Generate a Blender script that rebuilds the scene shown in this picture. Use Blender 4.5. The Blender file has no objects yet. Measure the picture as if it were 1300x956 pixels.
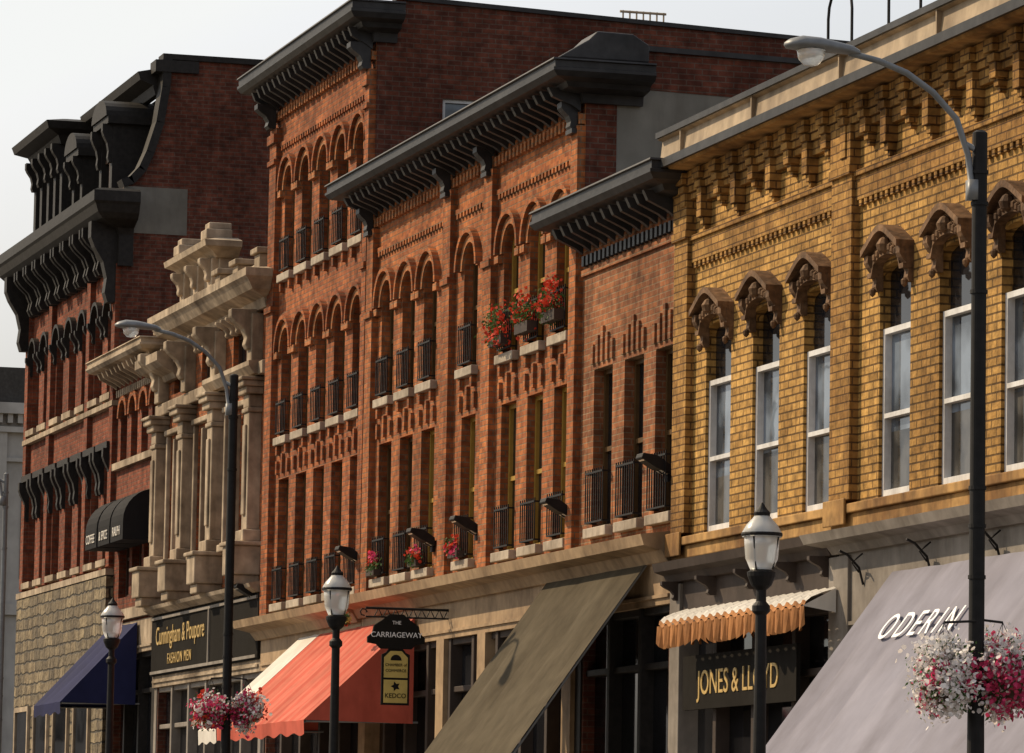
import bpy, math, random
from mathutils import Vector, Matrix
random.seed(7)
SC=bpy.context.scene
D=17.25
def g(y): return 0.0 if y<40 else 0.022*(y-40)
# ------------------------------------------------------------ materials
def newmat(n):
    m=bpy.data.materials.new(n); m.use_nodes=True
    nt=m.node_tree; b=nt.nodes['Principled BSDF']; return m,nt,b
def N(nt,t,**k):
    n=nt.nodes.new(t)
    for a,v in k.items(): setattr(n,a,v)
    return n
def wallvec(nt):
    geo=N(nt,'ShaderNodeNewGeometry'); sp=N(nt,'ShaderNodeSeparateXYZ'); nt.links.new(geo.outputs['Position'],sp.inputs[0])
    ad=N(nt,'ShaderNodeMath',operation='ADD'); nt.links.new(sp.outputs[0],ad.inputs[0]); nt.links.new(sp.outputs[1],ad.inputs[1])
    cb=N(nt,'ShaderNodeCombineXYZ'); nt.links.new(ad.outputs[0],cb.inputs[0]); nt.links.new(sp.outputs[2],cb.inputs[1])
    return geo,cb
def grime(nt,geo,col_socket,amount,dark=(0.35,0.3,0.27,1),scale=0.9):
    out=col_socket
    for sc,zs,am,lo,hi in ((scale,.45,amount,.42,.68),(scale*2.6,.12,amount*.6,.48,.7)):
        n1=N(nt,'ShaderNodeTexNoise'); n1.inputs['Scale'].default_value=sc; n1.inputs['Detail'].default_value=6; n1.inputs['Roughness'].default_value=0.65
        mp=N(nt,'ShaderNodeMapping'); mp.inputs['Scale'].default_value=(1,1,zs); nt.links.new(geo.outputs['Position'],mp.inputs[0]); nt.links.new(mp.outputs[0],n1.inputs['Vector'])
        r=N(nt,'ShaderNodeMapRange'); r.inputs[1].default_value=lo; r.inputs[2].default_value=hi; r.inputs[3].default_value=0; r.inputs[4].default_value=am
        nt.links.new(n1.outputs[0],r.inputs[0])
        mx=N(nt,'ShaderNodeMix',data_type='RGBA',blend_type='MULTIPLY'); mx.inputs[7].default_value=dark
        nt.links.new(r.outputs[0],mx.inputs[0]); nt.links.new(out,mx.inputs[6]); out=mx.outputs[2]
    return out
def brick(n,c1,c2,mo,bw=0.215,bh=0.075,ms=0.009,bump=0.5,gr=0.6,bias=0.0):
    m,nt,b=newmat(n); geo,v=wallvec(nt)
    t=N(nt,'ShaderNodeTexBrick'); t.inputs['Scale'].default_value=1; t.inputs['Brick Width'].default_value=bw; t.inputs['Row Height'].default_value=bh
    t.inputs['Mortar Size'].default_value=ms; t.inputs['Mortar Smooth'].default_value=0.3; t.inputs['Bias'].default_value=bias
    t.inputs['Color1'].default_value=(*c1,1); t.inputs['Color2'].default_value=(*c2,1); t.inputs['Mortar'].default_value=(*mo,1)
    nt.links.new(v.outputs[0],t.inputs['Vector'])
    n2=N(nt,'ShaderNodeTexNoise'); n2.inputs['Scale'].default_value=7; n2.inputs['Detail'].default_value=5; nt.links.new(geo.outputs['Position'],n2.inputs['Vector'])
    hs=N(nt,'ShaderNodeHueSaturation'); mr=N(nt,'ShaderNodeMapRange'); mr.inputs[1].default_value=.3; mr.inputs[2].default_value=.7; mr.inputs[3].default_value=.6; mr.inputs[4].default_value=1.35
    nt.links.new(n2.outputs[0],mr.inputs[0]); nt.links.new(mr.outputs[0],hs.inputs['Value']); nt.links.new(t.outputs['Color'],hs.inputs['Color'])
    c=grime(nt,geo,hs.outputs[0],gr); nt.links.new(c,b.inputs['Base Color']); b.inputs['Roughness'].default_value=.88; b.inputs['Specular IOR Level'].default_value=.15
    iv=N(nt,'ShaderNodeMath',operation='SUBTRACT'); iv.inputs[0].default_value=1; nt.links.new(t.outputs['Fac'],iv.inputs[1])
    n3=N(nt,'ShaderNodeTexNoise'); n3.inputs['Scale'].default_value=25; n3.inputs['Detail'].default_value=4; nt.links.new(geo.outputs['Position'],n3.inputs['Vector'])
    am=N(nt,'ShaderNodeMath',operation='MULTIPLY_ADD'); am.inputs[1].default_value=.9; nt.links.new(n3.outputs[0],am.inputs[0]); nt.links.new(iv.outputs[0],am.inputs[2])
    bp=N(nt,'ShaderNodeBump'); bp.inputs['Strength'].default_value=bump; bp.inputs['Distance'].default_value=.014
    nt.links.new(am.outputs[0],bp.inputs['Height']); nt.links.new(bp.outputs[0],b.inputs['Normal']); return m
def plain(n,c,rough=.7,gr=.5,nscale=3,var=.2,metal=0,bump=.2,dark=(0.4,0.36,0.32,1),spec=.25,transl=0):
    m,nt,b=newmat(n); geo=N(nt,'ShaderNodeNewGeometry')
    n2=N(nt,'ShaderNodeTexNoise'); n2.inputs['Scale'].default_value=nscale*4; n2.inputs['Detail'].default_value=6; nt.links.new(geo.outputs['Position'],n2.inputs['Vector'])
    hs=N(nt,'ShaderNodeHueSaturation'); hs.inputs['Color'].default_value=(*c,1)
    mr=N(nt,'ShaderNodeMapRange'); mr.inputs[1].default_value=.3; mr.inputs[2].default_value=.7; mr.inputs[3].default_value=1-var; mr.inputs[4].default_value=1+var
    nt.links.new(n2.outputs[0],mr.inputs[0]); nt.links.new(mr.outputs[0],hs.inputs['Value'])
    o=grime(nt,geo,hs.outputs[0],gr,dark,scale=nscale*.6); nt.links.new(o,b.inputs['Base Color'])
    b.inputs['Roughness'].default_value=rough; b.inputs['Metallic'].default_value=metal; b.inputs['Specular IOR Level'].default_value=spec
    if bump:
        bp=N(nt,'ShaderNodeBump'); bp.inputs['Strength'].default_value=bump; bp.inputs['Distance'].default_value=.02
        nt.links.new(n2.outputs[0],bp.inputs['Height']); nt.links.new(bp.outputs[0],b.inputs['Normal'])
    if transl:
        tr=N(nt,'ShaderNodeBsdfTranslucent'); nt.links.new(o,tr.inputs['Color']); mx=N(nt,'ShaderNodeMixShader'); mx.inputs[0].default_value=transl
        nt.links.new(b.outputs[0],mx.inputs[1]); nt.links.new(tr.outputs[0],mx.inputs[2]); nt.links.new(mx.outputs[0],nt.nodes['Material Output'].inputs[0])
    return m
def glass(n,c,rough=.06,spec=.6,sc=.8,lo=.6,hi=1.4):
    m,nt,b=newmat(n); b.inputs['Roughness'].default_value=rough
    b.inputs['Specular IOR Level'].default_value=spec
    geo=N(nt,'ShaderNodeNewGeometry'); n2=N(nt,'ShaderNodeTexNoise'); n2.inputs['Scale'].default_value=sc; nt.links.new(geo.outputs['Position'],n2.inputs['Vector'])
    cr=N(nt,'ShaderNodeMix',data_type='RGBA'); cr.inputs[6].default_value=(*[x*lo for x in c],1); cr.inputs[7].default_value=(*[x*hi for x in c],1)
    r=N(nt,'ShaderNodeMapRange'); r.inputs[1].default_value=.4; r.inputs[2].default_value=.6; nt.links.new(n2.outputs[0],r.inputs[0]); nt.links.new(r.outputs[0],cr.inputs[0]); nt.links.new(cr.outputs[2],b.inputs['Base Color'])
    bp=N(nt,'ShaderNodeBump'); bp.inputs['Strength'].default_value=.08; bp.inputs['Distance'].default_value=.05; nt.links.new(n2.outputs[0],bp.inputs['Height']); nt.links.new(bp.outputs[0],b.inputs['Normal'])
    return m
M={}
M['brickC']=brick('red_brick_warm',(.40,.125,.042),(.24,.072,.030),(.18,.11,.07),gr=.7)
M['brickD']=brick('red_brick_orange',(.45,.15,.048),(.27,.085,.034),(.22,.14,.085),gr=.7)
M['brickE']=brick('red_brick_brown',(.35,.13,.052),(.21,.08,.038),(.27,.18,.11),gr=.7)
M['brickA']=brick('red_brick_deep',(.26,.07,.034),(.16,.045,.025),(.15,.085,.06),gr=.7)
M['brickS']=brick('shaded_party_wall_brick',(.16,.050,.030),(.10,.033,.022),(.13,.08,.06),gr=.75)  # darker copy of the brick, side-wall shade put into the colour
M['brickT']=brick('arch_brick',(.47,.175,.062),(.33,.11,.04),(.27,.17,.1),bw=.075,bh=.075,gr=.5)
M['brickF']=brick('yellow_brick',(.54,.315,.095),(.38,.21,.06),(.14,.08,.03),bw=.26,bh=.088,ms=.011,bump=1.0,gr=.7)
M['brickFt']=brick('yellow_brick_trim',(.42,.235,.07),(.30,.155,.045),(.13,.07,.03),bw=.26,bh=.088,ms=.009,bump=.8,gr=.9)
M['stoneF']=plain('ochre_stone',(.40,.23,.08),.85,.95,1.5,.3,dark=(.3,.22,.16,1))
M['hood']=plain('carved_brownstone_hood',(.18,.10,.05),.8,.9,3,.4,bump=.7,dark=(.3,.25,.2,1))
M['stucco']=plain('grey_stucco',(.22,.205,.175),.9,.7,.8,.12)
M['sill']=plain('sill_stone',(.40,.34,.27),.8,.7,2,.2)
M['cream']=plain('weathered_limestone',(.40,.315,.225),.85,.95,1.1,.3,bump=.5,dark=(.28,.24,.2,1))
M['slate']=plain('dark_painted_cornice',(.035,.033,.033),.5,.6,1.3,.35,spec=.25)
M['black']=plain('black_ironwork',(.012,.011,.011),.6,.3,3,.3,bump=0,spec=.2)
M['blackw']=plain('black_painted_trim',(.022,.019,.017),.6,.5,3,.3,spec=.2)
M['ormetal']=plain('beige_flashing',(.40,.31,.21),.65,.8,1.3,.18,bump=.1)
M['gold']=plain('ochre_window_frame',(.38,.23,.045),.5,.3,3,.1,bump=0)
M['dgold']=plain('dull_window_frame',(.10,.055,.02),.5,.3,3,.1,bump=0)
M['white']=plain('white_window_frame',(.68,.67,.66),.5,.5,3,.08,bump=0)
M['brownf']=plain('brown_window_frame',(.07,.04,.028),.5,.3,3,.1,bump=0)
M['gdark']=glass('dark_window_glass',(.013,.013,.015),.05,.35)
M['gblue']=glass('sky_reflection_window_glass',(.09,.11,.14),.04,.7,1.6,.25,1.8)  # blue tint and patches paint sky and building reflections into the colour
M['curtain']=glass('curtained_glass',(.06,.056,.05),.1,.3,2.2,.4,1.5)
M['tan']=plain('tan_painted_fascia',(.37,.255,.15),.7,.8,1.5,.18)
M['greyp']=plain('grey_painted_fascia',(.25,.22,.19),.7,.7,1.5,.14)
M['brownp']=plain('brown_painted_fascia',(.06,.045,.038),.65,.5,1.5,.15,spec=.15)
M['roof']=plain('tar_roof',(.06,.055,.05),.9)
M['slateR']=plain('slate_shingles',(.04,.037,.04),.6,.5,4,.4)
M['asph']=plain('asphalt',(.05,.05,.052),.9,.3,2,.2)
M['conc']=plain('pavement_concrete',(.32,.30,.28),.9,.4,1,.12)
M['kerb']=plain('kerb_stone',(.36,.34,.32),.9,.4,1,.12)
M['paint']=plain('road_paint',(.75,.73,.65),.7,.3,3,.1,bump=0)
M['ground']=plain('ground_earth',(.20,.18,.13),.95,.4,.3,.2)
M['olive']=plain('olive_canvas',(.092,.076,.053),.95,.5,1,.14,spec=.05)
M['lav']=plain('lavender_canvas',(.255,.25,.30),.95,.45,.7,.08,spec=.05)
M['red']=plain('red_canvas',(.52,.11,.075),.9,.5,1,.1,spec=.1)
M['red2']=plain('pale_red_canvas',(.57,.16,.11),.9,.5,1,.1,spec=.1)
M['wht']=plain('white_canvas',(.66,.62,.56),.85,.4,1,.06)
M['letter']=plain('white_lettering',(.85,.85,.85),.8,0,1,.02,bump=0)
M['navy']=plain('navy_canvas',(.02,.023,.07),.85,.3,1,.1,spec=.1)
M['blackc']=plain('black_canvas',(.014,.014,.016),.8,.3,1,.1,spec=.1)
M['orange']=plain('orange_canvas',(.44,.19,.065),.85,.7,2,.18)
M['goldt']=plain('gold_lettering',(.50,.34,.12),.5,.1,3,.1,bump=0)
M['signd']=plain('dark_signboard',(.020,.018,.016),.9,.3,2,.1,bump=0,spec=.03)
M['signy']=plain('yellow_signboard',(.60,.46,.14),.5,.3,2,.1,bump=0)
M['greys']=plain('pale_grey_stone',(.42,.40,.37),.85,.7,.5,.12)
M['galv']=plain('galvanised_grey',(.20,.205,.21),.5,.4,3,.1,metal=.3,bump=0)
M['leaf']=plain('leaf_green',(.06,.12,.03),.7,.4,3,.4,bump=0,transl=.3)
M['fred']=plain('petal_red',(.62,.06,.03),.8,.2,5,.35,bump=0,transl=.25)
M['fpink']=plain('petal_pink',(.62,.06,.16),.8,.1,3,.3,bump=0,transl=.3)
M['fwhite']=plain('petal_white',(.80,.76,.74),.8,.1,3,.1,bump=0,transl=.3)
m,nt,b=newmat('frosted_lamp_glass'); b.inputs['Base Color'].default_value=(.85,.83,.78,1); b.inputs['Roughness'].default_value=.25; b.inputs['Transmission Weight'].default_value=.5; M['frost']=m
m,nt,b=newmat('rubble_stone'); geo,v=wallvec(nt)
nw=N(nt,'ShaderNodeTexNoise'); nw.inputs['Scale'].default_value=2.5; nt.links.new(geo.outputs['Position'],nw.inputs['Vector'])
wv=N(nt,'ShaderNodeMix',data_type='VECTOR'); wv.inputs[0].default_value=.12; nt.links.new(v.outputs[0],wv.inputs[4]); nt.links.new(nw.outputs[1],wv.inputs[5])
t=N(nt,'ShaderNodeTexBrick'); t.inputs['Scale'].default_value=1; t.inputs['Brick Width'].default_value=.5; t.inputs['Row Height'].default_value=.2; t.inputs['Mortar Size'].default_value=.022; t.inputs['Mortar Smooth'].default_value=.6
t.inputs['Color1'].default_value=(.26,.20,.115,1); t.inputs['Color2'].default_value=(.12,.092,.055,1); t.inputs['Mortar'].default_value=(.05,.04,.026,1); t.squash=1.5; t.squash_frequency=3
nt.links.new(wv.outputs[1],t.inputs['Vector']); c=grime(nt,geo,t.outputs['Color'],.8,scale=2); nt.links.new(c,b.inputs['Base Color']); b.inputs['Roughness'].default_value=.9
n3=N(nt,'ShaderNodeTexNoise'); n3.inputs['Scale'].default_value=7; n3.inputs['Detail'].default_value=5; nt.links.new(geo.outputs['Position'],n3.inputs['Vector'])
ms=N(nt,'ShaderNodeMath',operation='SUBTRACT'); nt.links.new(n3.outputs[0],ms.inputs[0]); nt.links.new(t.outputs['Fac'],ms.inputs[1])
bp=N(nt,'ShaderNodeBump'); bp.inputs['Strength'].default_value=1; bp.inputs['Distance'].default_value=.09; nt.links.new(ms.outputs[0],bp.inputs['Height']); nt.links.new(bp.outputs[0],b.inputs['Normal']); M['rubble']=m
# ------------------------------------------------------------ geometry helpers
def link(o): SC.collection.objects.link(o)
def group(name,loc):
    e=bpy.data.objects.new(name,None); e.location=loc; e.empty_display_size=.3; link(e); return e
class MB:
    def __init__(s): s.v=[]; s.f=[]; s.mi=[]
    def poly(s,pts,mi=0):
        n=len(s.v); s.v+= [tuple(p) for p in pts]; s.f.append(tuple(range(n,n+len(pts)))); s.mi.append(mi)
    def box(s,x0,x1,y0,y1,z0,z1,mi=0):
        n=len(s.v)
        s.v+=[(x0,y0,z0),(x1,y0,z0),(x1,y1,z0),(x0,y1,z0),(x0,y0,z1),(x1,y0,z1),(x1,y1,z1),(x0,y1,z1)]
        for q in ((0,3,2,1),(4,5,6,7),(0,1,5,4),(1,2,6,5),(2,3,7,6),(3,0,4,7)):
            s.f.append(tuple(n+i for i in q)); s.mi.append(mi)
    def ext(s,prof,y0,y1,mi=0):   # profile in (x,z), extruded along y
        k=len(prof); n=len(s.v)
        s.v+=[(x,y0,z) for x,z in prof]+[(x,y1,z) for x,z in prof]
        s.f.append(tuple(n+i for i in range(k))); s.f.append(tuple(n+k+i for i in reversed(range(k)))); s.mi+=[mi,mi]
        for i in range(k):
            j=(i+1)%k; s.f.append((n+i,n+k+i,n+k+j,n+j)); s.mi.append(mi)
    def extx(s,prof,x0,x1,mi=0):   # profile in (y,z) extruded along x
        k=len(prof); n=len(s.v)
        s.v+=[(x0,y,z) for y,z in prof]+[(x1,y,z) for y,z in prof]
        s.f.append(tuple(n+i for i in range(k))); s.f.append(tuple(n+k+i for i in reversed(range(k)))); s.mi+=[mi,mi]
        for i in range(k):
            j=(i+1)%k; s.f.append((n+i,n+k+i,n+k+j,n+j)); s.mi.append(mi)
    def tube(s,pts,r,seg=8,mi=0):
        pts=[Vector(p) for p in pts]; rs=r if isinstance(r,(list,tuple)) else [r]*len(pts)
        n=len(s.v)
        for i,p in enumerate(pts):
            d=(pts[min(i+1,len(pts)-1)]-pts[max(i-1,0)]).normalized()
            a=d.cross(Vector((0,1,0)) if abs(d.y)<.9 else Vector((1,0,0))).normalized(); b2=d.cross(a)
            for k in range(seg):
                t=2*math.pi*k/seg; s.v.append(tuple(p+(a*math.cos(t)+b2*math.sin(t))*rs[i]))
        for i in range(len(pts)-1):
            for k in range(seg):
                s.f.append((n+i*seg+k,n+i*seg+(k+1)%seg,n+(i+1)*seg+(k+1)%seg,n+(i+1)*seg+k)); s.mi.append(mi)
        s.f.append(tuple(n+k for k in range(seg))); s.f.append(tuple(n+(len(pts)-1)*seg+k for k in range(seg))); s.mi+=[mi,mi]
    def lathe(s,cx,cy,prof,seg=20,mi=0):
        n=len(s.v)
        for r,z in prof:
            for k in range(seg):
                t=2*math.pi*k/seg; s.v.append((cx+r*math.cos(t),cy+r*math.sin(t),z))
        for i in range(len(prof)-1):
            for k in range(seg):
                s.f.append((n+i*seg+k,n+i*seg+(k+1)%seg,n+(i+1)*seg+(k+1)%seg,n+(i+1)*seg+k)); s.mi.append(mi)
        s.f.append(tuple(n+k for k in range(seg))); s.f.append(tuple(n+(len(prof)-1)*seg+k for k in range(seg))); s.mi+=[mi,mi]
    def obj(s,name,mats,parent=None,smooth=False,bevel=0):
        if not s.f: return None
        if not isinstance(mats,(list,tuple)): mats=[mats]
        me=bpy.data.meshes.new(name); me.from_pydata(s.v,[],s.f); me.update()
        for m_ in mats: me.materials.append(M[m_])
        me.polygons.foreach_set('material_index',s.mi)
        if smooth: me.polygons.foreach_set('use_smooth',[True]*len(me.polygons))
        o=bpy.data.objects.new(name,me); link(o)
        if parent: o.parent=parent; o.location=-Vector(parent.location)
        if bevel:
            md=o.modifiers.new('bevel','BEVEL'); md.width=bevel; md.segments=2; md.limit_method='ANGLE'
        return o
def arcpts(c,r,zsp,n=12,ry=None):
    ry=r if ry is None else ry
    return [(c-r*math.cos(math.pi*i/n),zsp+ry*math.sin(math.pi*i/n)) for i in range(n+1)]
def wallrow(mb,x,y0,y1,zb,zt,wins,depth):
    cur=y0
    for (c,w,zs,zh,arch) in sorted(wins):
        a,b_=c-w/2,c+w/2
        mb.poly([(x,cur,zb),(x,a,zb),(x,a,zt),(x,cur,zt)])
        mb.poly([(x,a,zb),(x,b_,zb),(x,b_,zs),(x,a,zs)])
        if arch:
            pts=arcpts(c,w/2,zh-w/2*arch,12,w/2*arch); zsp=zh-w/2*arch
        else: pts=[(a,zh),(b_,zh)]; zsp=zh
        for p,q in zip(pts,pts[1:]):
            mb.poly([(x,p[0],p[1]),(x,q[0],q[1]),(x,q[0],zt),(x,p[0],zt)])
            mb.poly([(x,p[0],p[1]),(x,q[0],q[1]),(x+depth,q[0],q[1]),(x+depth,p[0],p[1])])
        for yy in (a,b_): mb.poly([(x,yy,zs),(x+depth,yy,zs),(x+depth,yy,zsp),(x,yy,zsp)])
        mb.poly([(x,a,zs),(x,b_,zs),(x+depth,b_,zs),(x+depth,a,zs)])
        cur=b_
    mb.poly([(x,cur,zb),(x,y1,zb),(x,y1,zt),(x,cur,zt)])
def ring(mb,x,c,zsp,r0,r1,p,n=14):
    for i in range(n):
        t0,t1=math.pi*i/n,math.pi*(i+1)/n
        P=lambda r,t:(c-r*math.cos(t),zsp+r*math.sin(t))
        mb.extx([P(r0,t0),P(r1,t0),P(r1,t1),P(r0,t1)],x-p,x+.02)
def winfill(fr,gl,x,win,depth,fw=.07,rail=True,gi=0):
    c,w,zs,zh,arch=win; a,b_=c-w/2,c+w/2; xx=x+depth
    zsp=zh-w/2*arch if arch else zh
    gl.poly([(xx-.01,a-.05,zs-.05),(xx-.01,b_+.05,zs-.05),(xx-.01,b_+.05,zh+.05),(xx-.01,a-.05,zh+.05)],gi)
    fr.box(xx-.06,xx+.02,a,a+fw,zs,zsp); fr.box(xx-.06,xx+.02,b_-fw,b_,zs,zsp)
    fr.box(xx-.055,xx+.02,a+fw,b_-fw,zs,zs+fw)
    if rail:
        zm=(zs+zh)/2; fr.box(xx-.05,xx+.02,a+fw,b_-fw,zm-.03,zm+.03)
    if arch:
        for i in range(10):
            t0,t1=math.pi*i/10,math.pi*(i+1)/10
            P=lambda r,t:(c-r*math.cos(t),zsp+r*arch*math.sin(t))
            fr.extx([P(w/2-fw,t0),P(w/2,t0),P(w/2,t1),P(w/2-fw,t1)],xx-.06,xx+.02)
    else: fr.box(xx-.055,xx+.02,a+fw,b_-fw,zh-fw,zh)
def railing(mb,x,win,h=.62,p=.1):
    c,w,zs,zh,_=win; a,b_=c-w/2+.03,c+w/2-.03; z0=zs+.06
    mb.box(x-p-.012,x-p+.012,a,b_,z0+h,z0+h+.025); mb.box(x-p-.012,x-p+.012,a,b_,z0,z0+.02)
    for yy in (a,b_): mb.box(x-p,x+.05,yy-.01,yy+.01,z0+h,z0+h+.022); mb.box(x-p,x+.05,yy-.01,yy+.01,z0,z0+.022)
    n=max(5,int(w/.1))
    for i in range(n+1):
        yy=a+(b_-a)*i/n; mb.box(x-p-.007,x-p+.007,yy-.007,yy+.007,z0+.02,z0+h+.06)
def cornice(mb,xf,y0,y1,prof,back=.4,e0=1,e1=1):
    rings=[]
    for p,z in prof: rings.append([(xf+back,y0-p*e0,z),(xf-p,y0-p*e0,z),(xf-p,y1+p*e1,z),(xf+back,y1+p*e1,z)])
    for A,B in zip(rings,rings[1:]):
        for i in range(3): mb.poly([A[i],A[i+1],B[i+1],B[i]])
    mb.poly([r[0] for r in rings]); mb.poly([r[3] for r in rings])
    mb.poly(rings[-1])
def bracket(mb,xf,yc,w,p,z0,z1):
    h=z1-z0
    mb.ext([(xf+.02,z0),(xf-.3*p,z0),(xf-.42*p,z0+0.12*h),(xf-.35*p,z0+.3*h),(xf-.5*p,z0+.5*h),(xf-.85*p,z0+.68*h),(xf-p,z0+.8*h),(xf-p,z1),(xf+.02,z1)],yc-w/2,yc+w/2)
def text(s,size,rot,loc,mat,parent,ext=.006,spc=1.0,align='CENTER',sx=1.0):
    cu=bpy.data.curves.new('lettering','FONT'); cu.body=s; cu.size=size; cu.extrude=ext; cu.align_x=align; cu.space_character=spc; cu.materials.append(M[mat])
    o=bpy.data.objects.new('lettering',cu); link(o)
    R=rot.to_4x4(); R.translation=Vector(loc)-(Vector(parent.location) if parent else Vector())
    if parent: o.parent=parent
    o.matrix_basis=R@Matrix.Diagonal((sx,1,1,1)); return o
ROTW=Matrix(((0,0,-1),(-1,0,0),(0,1,0)))      # faces -X
ROTS=Matrix(((1,0,0),(0,0,-1),(0,1,0)))       # faces -Y
def shell(par,y0,y1,ztop,mat,depth=12,zroof=None,x0=D):
    s=MB(); zr=zroof or ztop-.3
    a=.01
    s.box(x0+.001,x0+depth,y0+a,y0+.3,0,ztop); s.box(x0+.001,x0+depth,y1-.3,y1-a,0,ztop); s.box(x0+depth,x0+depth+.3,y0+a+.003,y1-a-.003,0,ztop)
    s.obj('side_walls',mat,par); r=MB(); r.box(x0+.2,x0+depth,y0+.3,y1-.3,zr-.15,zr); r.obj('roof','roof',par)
def storefront(par,y0,y1,zt,fr='brownp',gl='gdark',bay=1.3,fas=None,fh=.6,x=D):
    f=MB(); q=MB(); n=max(2,round((y1-y0)/bay)); top=zt-fh
    for i in range(n+1):
        yy=y0+.12+(y1-y0-.24)*i/n; wd=.11 if i in(0,n) else .06
        f.box(x-.02,x+.22,yy-wd,yy+wd,g(yy)-.2,top)
    f.box(x+.02,x+.2,y0+.05,y1-.05,g(y0)-.2,g(y1)+.65); f.box(x+.03,x+.2,y0+.05,y1-.05,top-.75,top-.67); f.box(x+.01,x+.2,y0+.05,y1-.05,top-.09,top)
    q.poly([(x+.15,y0+.05,0),(x+.15,y1-.05,0),(x+.15,y1-.05,top),(x+.15,y0+.05,top)])
    f.obj('storefront_frame',fr,par,bevel=.01); q.obj('storefront_glass',gl,par)
    s=MB(); s.box(x-.06,x+.25,y0+.015,y1-.015,top,zt); s.box(x-.09,x-.05,y0+.1,y1-.1,top+.08,top+.12); s.obj('storefront_fascia',fas or fr,par)
# ------------------------------------------------------------ ground
def strip(name,x0,x1,dz,mat,y0=-60,y1=900,thick=0):
    s=MB(); ys=[y0,20,40,60,80,100,130,y1]
    zz=lambda y:(g(min(y,130)))+dz
    for a,b_ in zip(ys,ys[1:]):
        s.poly([(x0,a,zz(a)),(x1,a,zz(a)),(x1,b_,zz(b_)),(x0,b_,zz(b_))])
        if thick:
            for xx in (x0,x1): s.poly([(xx,a,zz(a)),(xx,b_,zz(b_)),(xx,b_,zz(b_)-thick),(xx,a,zz(a)-thick)])
    return s.obj(name,mat)
strip('ground',-900,900,-.02,'ground',-300)
strip('road',3.0,12.9,-.012,'asph')
strip('pavement',13.05,D+.3,.13,'conc',thick=.14); strip('kerb',12.9,13.05,.125,'kerb',thick=.14)
strip('pavement',-2,2.85,.13,'conc',thick=.14); strip('kerb',2.85,3.0,.125,'kerb',thick=.14)
s=MB()
for i in range(45):
    y=-20+i*4; s.poly([(7.9,y,g(y)-.006),(8.03,y,g(y)-.006),(8.03,y+2,g(y+2)-.006),(7.9,y+2,g(y+2)-.006)])
s.obj('road_centre_line','paint')
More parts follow.
